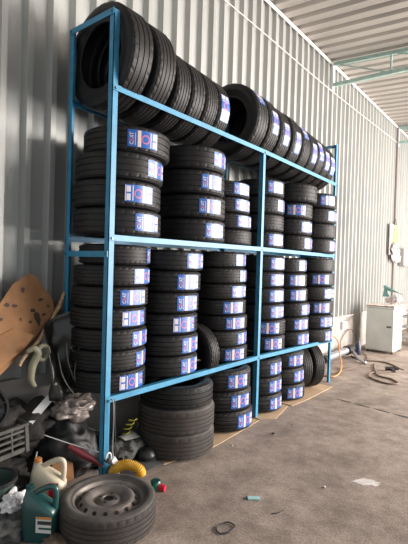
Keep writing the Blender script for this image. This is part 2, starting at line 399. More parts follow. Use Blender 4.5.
def build_tire(R, W, pat, stk):
    """one tire around the local z axis; stk: None, 0 or 1 (printed the other way up)"""
    Rb = R - (0.148 if R > 0.35 else 0.122); old = pat == 'old'
    root = bpy.data.objects.new('tire', None); COL.objects.link(root); root.empty_display_size = 0.05
    bm = bmesh.new(); lathe(bm, tire_casing(R, W, Rb), 72, closed=True)
    link_mesh('sidewall', bm, M['old_rubber'] if old else M['rubber'], root, smooth=True)
    gr = {'fine': (-.26, -.09, .09, .26), 'coarse': (-.22, 0.0, .22), 'old': (-.24, -.08, .08, .24)}[pat]
    prof = tire_tread(R, W, gr); step = 3 if pat == 'fine' else 4
    bm = bmesh.new(); lathe(bm, prof, 108, closed=True, wob=lambda k, i: (-0.0035 if (k % step == 0 and R - 0.006 < prof[i][0] and abs(prof[i][1]) > .355 * W) else 0.0))
    link_mesh('tread', bm, M['tread_' + pat], root)
    if stk is not None:
        L, H = 0.235, min(0.122, 0.70 * W); f = bool(stk)
        bm = bmesh.new(); patch(bm, R, 0, 1, 0, 1, L, H, 0.0016, f, 0.0012); sk = link_mesh('sticker', bm, M['stk_blue'], root)
        bm = bmesh.new(); patch(bm, R, .31, .42, .02, .98, L, H, 0.0020, f); link_mesh('stripe', bm, M['stk_cream'], sk)
        bm = bmesh.new(); glyph(bm, 'C', R, .06, .185, .12, .31, L, H, 0.0024, f); glyph(bm, 'A', R, .06, .185, .50, .69, L, H, 0.0024, f); glyph(bm, 'T', R, .06, .185, .66, .85, L, H, 0.0024, f)
        for k in range(7): patch(bm, R, .225, .25, .12 + .105 * k, .19 + .105 * k, L, H, 0.0020, f)
        link_mesh('lettering', bm, M['stk_white'], sk, recalc=False)
        bm = bmesh.new(); glyph(bm, 'E', R, .06, .185, .34, .49, L, H, 0.0024, f)
        link_mesh('red_lettering', bm, M['stk_red'], sk, recalc=False)
        bm = bmesh.new(); N = 20; ring = []
        for k in range(N):
            a = 2 * PI * k / N
            for rr in (0.27, 0.20):
                s = .57 + rr * math.cos(a) * H / L; t = .5 + rr * math.sin(a)
                if f: s, t = 1 - s, 1 - t
                an = s * L / R; ring.append(bm.verts.new(((R + 0.0024) * math.cos(an), (R + 0.0024) * math.sin(an), (t - .5) * H)))
        for k in range(N):
            j = (k + 1) % N; bm.faces.new((ring[2 * k], ring[2 * k + 1], ring[2 * j + 1], ring[2 * j]))
        link_mesh('emblem', bm, M['stk_red'], sk, recalc=False)
        bm = bmesh.new(); patch(bm, R, .82, .95, .54, .92, L, H, 0.0020, f); patch(bm, R, .82, .95, .08, .44, L, H, 0.0020, f); patch(bm, R, .735, .765, .06, .94, L, H, 0.0020, f); patch(bm, R, .965, .995, .05, .95, L, H, 0.0020, f)
        link_mesh('panel', bm, M['stk_white'], sk)
    return root
def copy_tree(o, parent=None):
    c = o.copy(); COL.objects.link(c)
    if parent: c.parent = parent
    for ch in list(o.children): copy_tree(ch, c)
    return c
def tire(R, W, pat, stk, loc, rot, label, group):
    key = (R, W, pat, stk); n = PROTO.get(key)
    if n is None: o = build_tire(R, W, pat, stk); PROTO[key] = o
    else: o = copy_tree(n)
    o.location = loc; o.rotation_euler = rot
    o['label'] = label; o['category'] = 'tire'; o['group'] = group
    return o

# stack -> rows of (radius, width, x, y, z, angle where the sticker starts, sticker other way up), from the bottom
STACKS = {
 'UA': [(0.332, 0.2, -0.255, 0.257, 1.893, -18, 0), (0.332, 0.2, -0.255, 0.249, 2.093, -31, 1), (0.332, 0.2, -0.255, 0.264, 2.293, -3, 0), (0.332, 0.2, -0.255, 0.336, 2.493, -41, 0)],
 'UB': [(0.32, 0.208, -0.255, 1.129, 1.903, -25, 0), (0.32, 0.208, -0.255, 1.119, 2.111, -36, 0), (0.32, 0.208, -0.255, 1.092, 2.319, -31, 0), (0.32, 0.208, -0.255, 1.097, 2.527, -10, 0)],
 'UC': [(0.28, 0.155, -0.255, 1.653, 1.881, None, 0), (0.28, 0.155, -0.255, 1.644, 2.036, -25, 0), (0.28, 0.155, -0.255, 1.616, 2.191, -27, 0), (0.28, 0.155, -0.255, 1.607, 2.346, -30, 0)],
 'UD': [(0.28, 0.19, -0.255, 2.352, 1.898, -37, 0), (0.28, 0.19, -0.255, 2.339, 2.088, None, 0), (0.28, 0.19, -0.255, 2.326, 2.278, -13, 0), (0.28, 0.19, -0.255, 2.314, 2.468, -39, 0)],
 'UE': [(0.29, 0.2, -0.255, 3.06, 1.9, -21, 0), (0.29, 0.2, -0.255, 3.06, 2.1, -30, 0), (0.29, 0.2, -0.255, 3.06, 2.3, -67, 0), (0.305, 0.225, -0.22, 3.06, 2.5125, None, 0)],
 'UF': [(0.295, 0.2, -0.2, 3.68, 1.897, -20, 0), (0.295, 0.2, -0.2, 3.685, 2.097, None, 0), (0.295, 0.2, -0.2, 3.68, 2.297, -27, 0), (0.295, 0.2, -0.2, 3.675, 2.497, -50, 0)],
 'LA': [(0.285, 0.153, -0.255, 0.195, 0.738, -22, 1), (0.285, 0.153, -0.255, 0.192, 0.891, 7, 0), (0.285, 0.153, -0.255, 0.197, 1.044, -3, 0), (0.285, 0.153, -0.255, 0.192, 1.197, -19, 1), (0.285, 0.153, -0.255, 0.197, 1.35, -25, 0), (0.285, 0.153, -0.255, 0.207, 1.503, -5, 0), (0.268, 0.153, -0.255, 0.235, 1.656, 23, 0)],
 'LB': [(0.29, 0.176, -0.255, 0.819, 0.75, -17, 0), (0.29, 0.176, -0.255, 0.811, 0.926, -16, 0), (0.29, 0.176, -0.255, 0.803, 1.102, -31, 1), (0.29, 0.176, -0.255, 0.809, 1.278, -27, 0), (0.29, 0.176, -0.255, 0.829, 1.454, -30, 0), (0.29, 0.176, -0.255, 0.863, 1.63, -18, 0)],
 'LC': [(0.29, 0.153, -0.255, 1.624, 0.738, -41, 0), (0.29, 0.153, -0.255, 1.597, 0.891, -11, 0), (0.29, 0.153, -0.255, 1.607, 1.044, -39, 0), (0.29, 0.153, -0.255, 1.58, 1.197, -41, 0), (0.29, 0.153, -0.255, 1.571, 1.35, -24, 0), (0.29, 0.153, -0.255, 1.562, 1.503, -4, 0), (0.29, 0.153, -0.255, 1.554, 1.656, -13, 0)],
 'LD': [(0.28, 0.18, -0.255, 2.454, 0.7365, -49, 0), (0.28, 0.18, -0.255, 2.443, 0.9165, -61, 0), (0.28, 0.18, -0.255, 2.407, 1.0965, -33, 0), (0.28, 0.18, -0.255, 2.395, 1.2765, -36, 0), (0.28, 0.18, -0.255, 2.383, 1.4565, -33, 0), (0.28, 0.18, -0.255, 2.395, 1.6365, -35, 0)],
 'LE': [(0.275, 0.182, -0.255, 3.09, 0.7155, -34, 0), (0.275, 0.182, -0.255, 3.09, 0.8975, -43, 0), (0.275, 0.182, -0.255, 3.09, 1.0795, -23, 0), (0.275, 0.182, -0.255, 3.029, 1.2615, -49, 0), (0.275, 0.182, -0.255, 2.987, 1.4435, -49, 0), (0.275, 0.182, -0.255, 2.973, 1.6255, -21, 0)],
 'LF': [(0.295, 0.189, -0.2, 3.68, 0.6975, -24, 0), (0.295, 0.189, -0.2, 3.68, 0.8865, -41, 0), (0.295, 0.189, -0.2, 3.68, 1.0755, -58, 0), (0.295, 0.189, -0.2, 3.68, 1.2645, -31, 0), (0.295, 0.189, -0.2, 3.68, 1.4535, -65, 0), (0.295, 0.189, -0.2, 3.68, 1.6425, None, 0)],
 'GA': [(0.33, 0.205, -0.13, 0.867, 0.114, None, 0), (0.33, 0.205, -0.13, 0.857, 0.32, None, 0), (0.315, 0.18, -0.13, 0.858, 0.512, None, 0)],
 'GB': [(0.3, 0.2, -0.17, 1.602, 0.112, -24, 0), (0.3, 0.2, -0.17, 1.572, 0.312, -34, 0), (0.3, 0.2, -0.17, 1.542, 0.512, -39, 0)],
 'GC': [(0.28, 0.193, -0.2, 2.299, 0.108, -27, 0), (0.28, 0.193, -0.2, 2.286, 0.301, -29, 0), (0.28, 0.193, -0.2, 2.273, 0.495, -26, 0)],
 'GD': [(0.28, 0.193, -0.2, 2.885, 0.108, -47, 0), (0.28, 0.193, -0.2, 2.87, 0.301, -27, 0), (0.28, 0.193, -0.2, 2.856, 0.495, -42, 0)],
}
ORD = ['bottom', 'second', 'third', 'fourth', 'fifth', 'sixth', 'seventh']
WHERE = {'UA': 'upper-shelf stack beside the left post', 'UB': 'upper-shelf middle stack of left bay', 'UC': 'upper-shelf stack just left of centre post',
 'UD': 'upper-shelf stack just right of centre post', 'UE': 'upper-shelf middle stack of right bay', 'UF': 'upper-shelf stack at far right end',
 'LA': 'lower-shelf stack beside the left post', 'LB': 'lower-shelf middle stack of left bay', 'LC': 'lower-shelf stack just left of centre post',
 'LD': 'lower-shelf stack just right of centre post', 'LE': 'lower-shelf middle stack of right bay', 'LF': 'lower-shelf stack at far right end',
 'GA': 'big dusty floor stack nearest the camera', 'GB': 'floor stack just left of centre post', 'GC': 'floor stack just right of centre post', 'GD': 'floor stack furthest right'}
rnd = random.Random(4)
for key, rows in STACKS.items():
    pat = {'UA': 'coarse', 'UB': 'coarse', 'UE': 'coarse', 'GA': 'old', 'LB': 'coarse', 'GC': 'coarse', 'LE': 'coarse'}.get(key, 'fine')
    grp = 'tires stacked on the %s' % {'U': 'upper shelf', 'L': 'lower shelf', 'G': 'floor'}[key[0]]
    for i, (R, W, x, y, z, ph, m) in enumerate(rows):
        pos = 'top' if i == len(rows) - 1 else ORD[i] + ('' if i == 0 else ' from bottom')
        if i == 0: pos = 'bottom'
        look = 'dusty worn tire' if key == 'GA' else ('plain black tire' if ph is None else 'black tire with blue sticker')
        p = pat
        if key == 'GA' and i == 2: p = 'coarse'
        tire(R, W, p, None if ph is None else m, (x + rnd.uniform(-.006, .006), y, z), (0, 0, math.radians(rnd.uniform(0, 360) if ph is None else ph)),
             '%s, %s of %s' % (look, pos, WHERE[key]), grp)
# tires standing upright on the top beams: (y, radius, width, sticker start angle or None, yaw)
TOP = [(0.125, .378, .215, None, 0), (0.375, .375, .215, None, 2), (0.61, .335, .185, None, 3), (0.80, .33, .185, None, 3), (0.99, .325, .185, None, 3), (1.18, .32, .18, -22, 2),
       (1.75, .37, .235, 20, 3), (2.00, .365, .235, -16, 3), (2.27, .355, .245, -22, 2), (2.545, .355, .24, -26, 2), (2.80, .345, .215, 14, 2), (3.03, .34, .20, -24, 1), (3.24, .335, .19, -10, 1), (3.445, .33, .19, -22, 1), (3.65, .32, .19, -24, 0)]
TORD = ['first', 'second', 'third', 'fourth', 'fifth', 'sixth', 'seventh', 'eighth', 'ninth', 'tenth', 'eleventh', 'twelfth', 'thirteenth', 'fourteenth', 'last']
for i, (y, R, W, ph, yaw) in enumerate(TOP):
    bz = (2.797 + (2.767 - 2.797) * max(0, (y - 2) / 1.93) if y > 2 else 2.797) + 0.0265
    zc = bz + math.sqrt((R + 0.001) ** 2 - 0.262 ** 2)
    mtx = Matrix.Rotation(math.radians(yaw), 4, 'Z') @ Matrix.Rotation(PI / 2, 4, 'X') @ Matrix.Rotation(math.radians(ph if ph is not None else 40 * i), 4, 'Z')
    tire(R, W, 'fine' if i % 3 else 'coarse', None if ph is None else 0, (-0.24 if i == 0 else -0.255, y, zc + (0.004 if i == 0 else 0)), mtx.to_euler(),
         'upright %sblack tire on rack top, %s from the left%s' % ('large ' if i < 2 else '', TORD[i], ', with blue sticker' if ph is not None else ', no sticker'), 'upright tires along the top of the rack')
# single tire stuffed upright between two lower stacks, and two leaning on the floor at the far end
tire(.28, .145, 'fine', None, (-0.255, 1.21, 0.663 + math.sqrt(.281 ** 2 - .262 ** 2)), (PI / 2, 0, 0), 'upright black tire squeezed between two lower-shelf stacks of the left bay', 'upright tires squeezed into the rack')
tire(.29, .17, 'fine', None, (-0.25, 3.36, 0.292), (Matrix.Rotation(math.radians(-28), 4, 'Z') @ Matrix.Rotation(PI / 2, 4, 'X')).to_euler(), 'black tire standing upright on floor behind last floor stack, nearer of two', 'upright tires squeezed into the rack')
tire(.30, .17, 'fine', None, (-0.165, 3.53, 0.302), (Matrix.Rotation(math.radians(-28), 4, 'Z') @ Matrix.Rotation(PI / 2, 4, 'X')).to_euler(), 'black tire standing upright on floor at far right end of rack, further of two', 'upright tires squeezed into the rack')

# ------------------------------------------------------------------ steel roof trusses
for ty, lab in ((5.25, 'teal steel roof truss nearest the rack, its two chords joined by thin web bars'), (9.39, 'far teal steel roof truss above the brown wall column')):
    tr = thing('roof_truss', (WX + 0.05, ty, 4.75), lab, 'roof truss', 'steel roof trusses'); T0 = Vector((WX + 0.05, ty, 4.75))
    def tp(name, bm, m): bmesh.ops.translate(bm, verts=bm.verts, vec=-T0); return link_mesh(name, bm, m, tr)
    top = lambda x: (x, ty, 5.115 - 0.073 * (x - WX)); low = lambda x: (x, ty, 4.755 - 0.02 * (x - WX))
    bm = bmesh.new(); obox(bm, top(WX + 0.04), top(8.8), 0.05, 0.06); tp('top_chord', bm, M['teal_paint'])
    bm = bmesh.new(); obox(bm, low(WX + 0.04), low(8.8), 0.06, 0.06); tp('bottom_chord', bm, M['teal_paint'])
    bm = bmesh.new(); box(bm, (WX + 0.015, ty - 0.04, 4.66), (WX + 0.055, ty + 0.04, 5.10)); tp('wall_bracket', bm, M['white_board'])
    xs = [WX + 0.08, 0.30, 1.3, 2.3, 3.3, 4.3, 5.3, 6.3, 7.3, 8.3]
    for i in range(1, len(xs)):
        bm = bmesh.new(); obox(bm, low(xs[i]), top(xs[i]), 0.025, 0.025, (1, 0, 0)); tp('web_post', bm, M['teal_paint'])
        bm = bmesh.new(); obox(bm, top(xs[i - 1]), low(xs[i]), 0.02, 0.02); tp('diagonal_bar', bm, M['teal_paint'])
def cable(name, pts, r, m, label, cat='cable', n=6, closed=False, group=None):
    bm = bmesh.new(); P = smooth_path(pts, n, closed); o0 = P[0].copy()
    tube(bm, [p - o0 for p in P], r, 7, closed); o = link_mesh(name, bm, m, smooth=True); o.location = o0
    return tag(o, label, cat, group)
cable('wall_wire', [(WX + 0.03, -1.5, 4.60), (WX + 0.03, 2.1, 4.665), (WX + 0.03, 5.2, 4.655), (WX + 0.03, 9.3, 4.74)], 0.005, M['white_cable'], 'long white wire running across the upper wall under the roof truss', 'wire')

# ------------------------------------------------------------------ cardboard sheets under the floor stacks
def floor_card(pts, z, lab):
    c = Vector(pts[0]).to_3d(); bm = bmesh.new(); solid_poly(bm, [(p[0] - c.x, p[1] - c.y, 0) for p in pts], 0.006, (0, 0, 1))
    o = link_mesh('cardboard_sheet', bm, M['card_floor']); o.location = (c.x, c.y, z); tag(o, lab, 'cardboard', 'cardboard under the floor stacks')
floor_card([(-.5, .62), (.03, .55), (.12, 1.10), (.07, 1.93), (-.5, 1.9)], 0.001, 'flat brown cardboard under the two left floor stacks of tires')
floor_card([(-.5, 1.94), (.06, 1.96), (.17, 2.10), (.07, 2.56), (-.5, 2.6)], 0.001, 'torn brown cardboard under floor stack just right of centre post')
floor_card([(-.5, 2.62), (.10, 2.60), (.13, 2.95), (.13, 3.72), (-.5, 3.75)], 0.001, 'brown cardboard under the furthest floor stack and the two upright tires')

# ------------------------------------------------------------------ wheel lying on the floor
wh = thing('car_wheel', (0.31, -0.235, 0.0), 'dusty car wheel with steel rim lying on the floor by the rack post', 'wheel')
R0, W0 = 0.292, 0.18
def wc(bm): bmesh.ops.translate(bm, verts=bm.verts, vec=(0, 0, W0 / 2 + 0.002))
bm = bmesh.new(); lathe(bm, tire_casing(R0, W0, R0 - 0.085), 72, closed=True); wc(bm); link_mesh('sidewall', bm, M['old_rubber'], wh, smooth=True)
prof = tire_tread(R0, W0, (-.24, -.08, .08, .24)); bm = bmesh.new(); lathe(bm, prof, 108, closed=True, wob=lambda k, i: (-0.004 if (k % 3 == 0 and abs(prof[i][1]) > .355 * W0 and prof[i][0] > R0 - .006) else 0.0)); wc(bm); link_mesh('tread', bm, M['tread_old'], wh)
Rb = R0 - 0.085
rp_ = [(Rb + .012, .43), (Rb + .012, .39), (Rb - .001, .37), (Rb - .004, .28), (Rb - .016, .22), (Rb - .018, -.1), (Rb - .004, -.22), (Rb, -.37), (Rb + .012, -.42), (Rb + .010, -.43), (Rb - .004, -.38), (Rb - .008, -.22), (Rb - .022, -.1), (Rb - .021, .22), (Rb - .009, .29), (Rb - .005, .38), (Rb + .008, .43)]
bm = bmesh.new(); lathe(bm, [(r, z * W0) for r, z in rp_], 72, closed=True); wc(bm); rim = link_mesh('rim', bm, M['steel'], wh, smooth=True)
dp = [(Rb - .02, 0.210), (Rb - .030, 0.250), (Rb - .040, 0.310), (Rb - .052, 0.400), (Rb - .062, 0.440), (Rb - .074, 0.440), (.098, 0.380), (.088, 0.310), (.078, 0.290), (.066, 0.330), (.055, 0.370), (.036, 0.375), (.032, 0.350), (.032, 0.310), (.036, 0.335), (.055, 0.340), (.07, 0.310), (.09, 0.270), (.10, 0.340), (Rb - .075, 0.410), (Rb - .06, 0.410), (Rb - .045, 0.350), (Rb - .03, 0.270), (Rb - .02, 0.190)]
bm = bmesh.new(); lathe(bm, [(r, z * W0) for r, z in dp], 72, closed=True); wc(bm); disc = link_mesh('wheel_disc', bm, M['steel'], wh, smooth=True)
for k in range(16):      # vent holes: dark recessed slots round the dish
    a = 2 * PI * k / 16; bm = bmesh.new(); c, s = math.cos(a), math.sin(a); rr = Rb - .040
    n = Vector((c * .82, s * .82, .57)).normalized(); p = Vector((rr * c, rr * s, .325 * W0 + W0 / 2 + .003)); cyl(bm, p - n * .004, p + n * .0022, .0125, .0125, 14); link_mesh('vent_hole', bm, M['dark_hole'], disc)
for k in range(4):
    a = 2 * PI * (k + .3) / 4; bm = bmesh.new(); p = Vector((.050 * math.cos(a), .050 * math.sin(a), .355 * W0 + W0 / 2)); cyl(bm, p - Vector((0, 0, .001)), p + Vector((0, 0, .006)), .009, .009, 14); link_mesh('bolt_hole', bm, M['dark_hole'], disc)
bm = bmesh.new(); cyl(bm, (0, 0, W0 / 2 + .03), (0, 0, W0 / 2 + .057), .033, .033, 24); link_mesh('hub_bore', bm, M['dark_hole'], disc)

# ------------------------------------------------------------------ jugs
def jug(name, loc, rz, h, w, d, m, capm, label, labm, band):
    j = thing(name, loc, label, 'jug', None, (0, 0, rz))
    bm = bmesh.new(); N = 28; rings = []
    # (height, x-half, y-half, x-shift): a squarish body that slopes up to the neck on one side
    P = [(0, .90, .90, 0), (.015, .98, .98, 0), (.05, 1, 1, 0), (.45, 1, 1, 0), (.55, .99, 1, -.01), (.62, .90, .96, -.08), (.70, .72, .86, -.26), (.78, .52, .70, -.44), (.84, .36, .52, -.58), (.875, .25, .36, -.66), (.90, .22, .32, -.68), (.935, .22, .32, -.68)]
    for z, sx, sy, off in P:
        ring = []
        for k in range(N):
            a = 2 * PI * k / N; e = .55 if z < .8 else .9
            c, s = math.cos(a), math.sin(a)
            x = math.copysign(abs(c) ** e, c) * sx * w / 2 + off * w / 2; y = math.copysign(abs(s) ** e, s) * sy * d / 2
            ring.append(bm.verts.new((x, y, z * h)))
        rings.append(ring)
    for i in range(len(P) - 1):
        for k in range(N): bm.faces.new((rings[i][k], rings[i][(k + 1) % N], rings[i + 1][(k + 1) % N], rings[i + 1][k]))
    bm.faces.new(rings[0][::-1]); bm.faces.new(rings[-1]); link_mesh('body', bm, m, j, smooth=True)
    bm = bmesh.new(); hp = smooth_path([(-.50 * w / 2, 0, .80 * h), (-.1 * w / 2, 0, .90 * h), (.45 * w / 2, 0, .985 * h), (.80 * w / 2, 0, .97 * h), (.88 * w / 2, 0, .86 * h), (.86 * w / 2, 0, .70 * h), (.80 * w / 2, 0, .52 * h)], 6)
    tube(bm, hp, .017, 12); link_mesh('handle', bm, m, j, smooth=True)
    bm = bmesh.new(); cx = -.68 * w / 2; cyl(bm, (cx, 0, .925 * h), (cx, 0, 1.0 * h), .023, .021, 24)
    for k in range(24):
        a = 2 * PI * k / 24; obox(bm, (cx + .0228 * math.cos(a), .0228 * math.sin(a), .93 * h), (cx + .0215 * math.cos(a), .0215 * math.sin(a), .995 * h), .002, .002, (1, 0, .01))
    link_mesh('cap', bm, capm, j)
    z0, z1, x0, x1 = band
    for sgn in (-1, 1):
        bm = bmesh.new(); yy = sgn * d / 2 * 1.0
        box(bm, (x0 * w, min(yy, yy + sgn * .0015), z0 * h), (x1 * w, max(yy, yy + sgn * .0015), z1 * h)); link_mesh('label', bm, labm, j)
    return j
ja = math.radians(35)
jw = jug('plastic_jug', (-0.10, -0.385, 0.0), ja, .325, .22, .13, M['jug_white'], M['cap_orange'], 'cream plastic jug with orange cap and red label, behind the green jug', M['red'], (.30, .62, .12, .40))
jg = jug('plastic_jug', (0.125, -0.575, 0.0), ja, .300, .20, .13, M['jug_green'], M['jug_green'], 'dark green plastic oil jug with a white label, standing beside the car wheel', M['label_white'], (.22, .52, .0, .44))
for a_, b_, c_, mm in ((.43, .47, .02, M['orange_hose']), (.34, .40, .05, M['label_dark']), (.26, .29, .08, M['jug_green'])):
    bm = bmesh.new(); box(bm, (c_ * .21, -.0685, a_ * .335), (.42 * .21, -.0665, b_ * .335)); link_mesh('label_band', bm, mm, jg)

# ------------------------------------------------------------------ junk heap by the wall, left of the rack
tag(lump('dirty_cloth_heap', (-.42, -.66, .10), (.26, .34, .20), M['dark_cloth'], 1, .22, 1.6, 5, flat=-.10), 'big dark heap of dirty cloth on the floor against the wall, under the crate', 'cloth')
tag(lump('garbage_bag', (-.40, -.06, .20), (.25, .24, .24), M['black_bag'], 2, .12, 1.5, 5, flat=-.20, crease=.14, cfreq=2.4), 'full black garbage bag in the heap, left of the rack post', 'bag')
tag(lump('garbage_bag', (-.36, .21, .12), (.16, .15, .13), M['black_bag'], 5, .2, 2.0, 4, flat=-.12), 'small black garbage bag lying under the rack behind the front post', 'bag')
tag(lump('dark_jacket', (-.50, -.40, .44), (.16, .26, .17), M['dark_cloth'], 8, .25, 2.2, 5), 'crumpled dark jacket piled on the heap behind the grey crate', 'cloth')
tag(lump('clear_plastic_bag', (-.38, -.02, .51), (.12, .17, .10), M['clear_bag'], 3, .22, 2.2, 5, crease=.22, cfreq=2.6), 'crumpled clear plastic bag on top of the black garbage bag', 'bag')
# crate
cr = thing('plastic_crate', (-.44, -.73, .31), 'dusty grey slatted plastic crate tipped on the heap at the left edge', 'crate', None, (math.radians(4), 0, 0))
cx, cy, chh = .145, .30, .19
bm = bmesh.new(); box(bm, (-cx, -cy, 0), (cx, cy, .012), .003); link_mesh('base', bm, M['crate'], cr)
bm = bmesh.new()
for z0, z1 in ((0.012, .035), (.06, .075), (.10, .115), (.14, .155), (.168, chh)):
    for s in (-1, 1):
        box(bm, (s * cx - .006, -cy, z0), (s * cx + .006, cy, z1)); box(bm, (-cx, s * cy - .006, z0), (cx, s * cy + .006, z1))
link_mesh('slatted_side', bm, M['crate'], cr)
for s in (-1, 1):
    for t in (-1, 1):
        bm = bmesh.new(); box(bm, (s * cx - .013, t * cy - .013, 0), (s * cx + .013, t * cy + .013, chh), .004); link_mesh('corner_post', bm, M['crate'], cr)
for k in range(1, 6):
    y = -cy + 2 * cy * k / 6
    for s in (-1, 1): bm = bmesh.new(); box(bm, (s * cx - .0075, y - .005, .01), (s * cx + .0075, y + .005, chh - .01)); link_mesh('upright_rib', bm, M['crate'], cr)
bm = bmesh.new()
for s in (-1, 1): box(bm, (s * (cx + .008) - .008, -cy - .016, chh - .012), (s * (cx + .008) + .008, cy + .016, chh + .004), .002); box(bm, (-cx, s * (cy + .008) - .008, chh - .012), (cx, s * (cy + .008) + .008, chh + .004), .002)
link_mesh('rim', bm, M['crate'], cr)
# round radiator fan leaning behind the crate
fan = thing('radiator_fan', (-.46, -.66, .62), 'round black fan with wire guard lying behind the grey crate', 'fan', None, (math.radians(10), math.radians(52), 0))
bm = bmesh.new(); lathe(bm, [(.15, -.03), (.165, -.03), (.165, .03), (.15, .03)], 40, closed=True); link_mesh('shroud', bm, M['black_plastic'], fan)
bm = bmesh.new()
for r in (.05, .075, .10, .125): tube(bm, [Vector((r * math.cos(a * PI / 16), r * math.sin(a * PI / 16), .03)) for a in range(32)], .0025, 6, closed=True)
for k in range(12):
    a = k * PI / 6; obox(bm, (.03 * math.cos(a), .03 * math.sin(a), .03), (.155 * math.cos(a), .155 * math.sin(a), .028), .004, .004)
link_mesh('guard', bm, M['black_plastic'], fan)
for k in range(6):
    a = k * PI / 3; bm = bmesh.new()
    sheet(bm, 6, 3, lambda u, v: Vector(((.03 + .11 * u) * math.cos(a + .5 * (v - .5)), (.03 + .11 * u) * math.sin(a + .5 * (v - .5)), .025 * (v - .5))), .002); link_mesh('blade', bm, M['black_plastic'], fan)
bm = bmesh.new(); cyl(bm, (0, 0, -.03), (0, 0, .034), .038, .034, 24); link_mesh('motor_hub', bm, M['black_plastic'], fan)
# cardboard leaning on the wall
cb = thing('cardboard_box', (-.60, -.40, .80), 'big flattened brown cardboard box with dark grease spots leaning on the wall', 'cardboard')
O = Vector((-.60, -.40, .80)); nv = Vector((.97, 0, .22)).normalized()
def cpt(y, z): return Vector((-.46 - .17 * (z - .85), y, z)) - O
bm = bmesh.new(); pts = [(-.75, 1.10), (-.60, 1.194), (-.513, 1.301), (-.421, 1.421), (-.36, 1.462), (-.297, 1.497), (-.244, 1.483), (-.208, 1.424), (-.119, 1.304), (-.11, 1.214), (-.199, 1.126), (-.357, .967), (-.543, .829), (-.75, .72)]
solid_poly(bm, [cpt(*p) for p in pts], .008, nv); pn = link_mesh('panel', bm, M['card'], cb)
for i, (y, z, a, b) in enumerate([(-.258, 1.195, .022, .030), (-.245, 1.155, .018, .03), (-.417, 1.275, .020, .012), (-.473, 1.285, .022, .014), (-.306, 1.156, .014, .012), (-.217, 1.308, .02, .01), (-.35, 1.384, .014, .02), (-.285, 1.235, .022, .016), (-.52, 1.19, .016, .012), (-.38, 1.18, .009, .013), (-.16, 1.26, .011, .009), (-.20, 1.20, .016, .012)]):
    bm = bmesh.new(); r_ = random.Random(i); q = []
    for k in range(14):
        t = 2 * PI * k / 14; f = 1 + r_.uniform(-.25, .25); q.append(cpt(y + a * f * math.cos(t), z + b * f * math.sin(t)) + nv * .0082)
    solid_poly(bm, q, .0006, nv); link_mesh('grease_spot', bm, M['stain'], pn)
bm = bmesh.new(); q = [cpt(-.60, 1.06) + nv * .01, cpt(-.44, 1.12) + nv * .012, cpt(-.30, 1.06) + nv * .03, cpt(-.40, .97) + nv * .05, cpt(-.60, .86) + nv * .05]; solid_poly(bm, q, .006, nv); link_mesh('folded_flap', bm, M['card'], cb)
c2 = thing('cardboard_sheet', (-.33, -.08, .95), 'narrow brown cardboard sheet with torn pale edge, leaning beside the rack back post', 'cardboard')
bm = bmesh.new(); O2 = Vector((-.33, -.08, .95)); e = [(-.50, -.040, 1.363), (-.49, -.082, 1.267), (-.47, -.19, 1.127), (-.44, -.28, 1.03), (-.41, -.385, .95), (-.41, -.44, .88)]
solid_poly(bm, [Vector(p) - O2 for p in e] + [Vector(p) + Vector((-.14, .075, -.02)) - O2 for p in reversed(e)], .010, (.3, .5, -.6)); link_mesh('panel', bm, M['card'], c2)
bm = bmesh.new(); rr = random.Random(3); ep = [Vector(p) - O2 for p in e]
tube(bm, [p + Vector((rr.uniform(-.006, .006), rr.uniform(-.006, .006), 0)) for p in smooth_path(ep, 5)], .013, 6); link_mesh('torn_edge', bm, M['card_edge'], c2)
# transparent film and cables hanging off it
bm = bmesh.new(); rr = random.Random(9); O3 = Vector((-.42, -.06, .60))
def film(u, v):
    y = -.26 + .30 * u; z = .62 + (.50 + .18 * u) * v; x = -.42 + .05 * math.sin(7 * u + 3 * v) + .10 * (1 - v) + .03 * noise.noise(Vector((u * 5, v * 5, 2)))
    return Vector((x, y, z)) - O3
dark_film = mat('smoky_plastic_film', (0.028, 0.028, 0.024), 0.3, trans=0.3, bump=0.4, bscale=20)
sheet(bm, 20, 20, film, .001); o = link_mesh('plastic_film', bm, dark_film, smooth=True); o.location = O3; tag(o, 'smoky plastic film hanging between the cardboard and the rack back post', 'plastic film')
for i, (pts, lab) in enumerate([
    ([(-.30, -.02, 1.13), (-.27, -.06, .98), (-.26, -.10, .80), (-.28, -.05, .68), (-.33, .0, .74), (-.33, .0, .92), (-.31, -.02, 1.10)], 'loop of thin grey cable hanging beside the rack back post'),
    ([(-.28, -.16, 1.02), (-.24, -.17, .90), (-.25, -.10, .74), (-.30, -.04, .78), (-.30, -.07, .92), (-.28, -.14, 1.0)], 'loop of thin grey cable hanging behind the beige ring'),
    ([(-.32, -.20, .95), (-.22, -.22, .80), (-.18, -.14, .66), (-.22, -.05, .64)], 'short thin grey cable trailing down onto the clear plastic bag')]):
    cable('hanging_cable', pts, .004, M['grey_cloth'], lab, group='cables hanging in the junk heap')
# beige ring and bracket
br = thing('beige_plastic_fitting', (-.43, -.33, .855), 'beige plastic ring and curved bracket hanging in front of the cardboard', 'plastic part')
bm = bmesh.new(); tube(bm, [Vector((.06, .045 + .042 * math.cos(a * PI / 12), .10 + .05 * math.sin(a * PI / 12))) for a in range(24)], .017, 10, closed=True); link_mesh('ring', bm, M['beige'], br, smooth=True)
bm = bmesh.new(); tube(bm, smooth_path([(.05, -.07, .12), (.07, -.03, .14), (.07, .0, .10), (.06, -.03, .02), (.07, -.045, -.07), (.08, -.02, -.12)], 6), .022, 10, rfun=lambda t: .014 + .014 * math.sin(PI * t)); link_mesh('bracket', bm, M['beige'], br, smooth=True)
# white board strip
bm = bmesh.new(); obox(bm, (.045, -.135, -.075), (-.045, .125, .065), .05, .008, (.7, -.6, .4), .002); o = link_mesh('white_strip', bm, M['white_board']); o.location = (-.40, -.25, .575); tag(o, 'short white board strip lying tilted above the grey crate', 'strip')
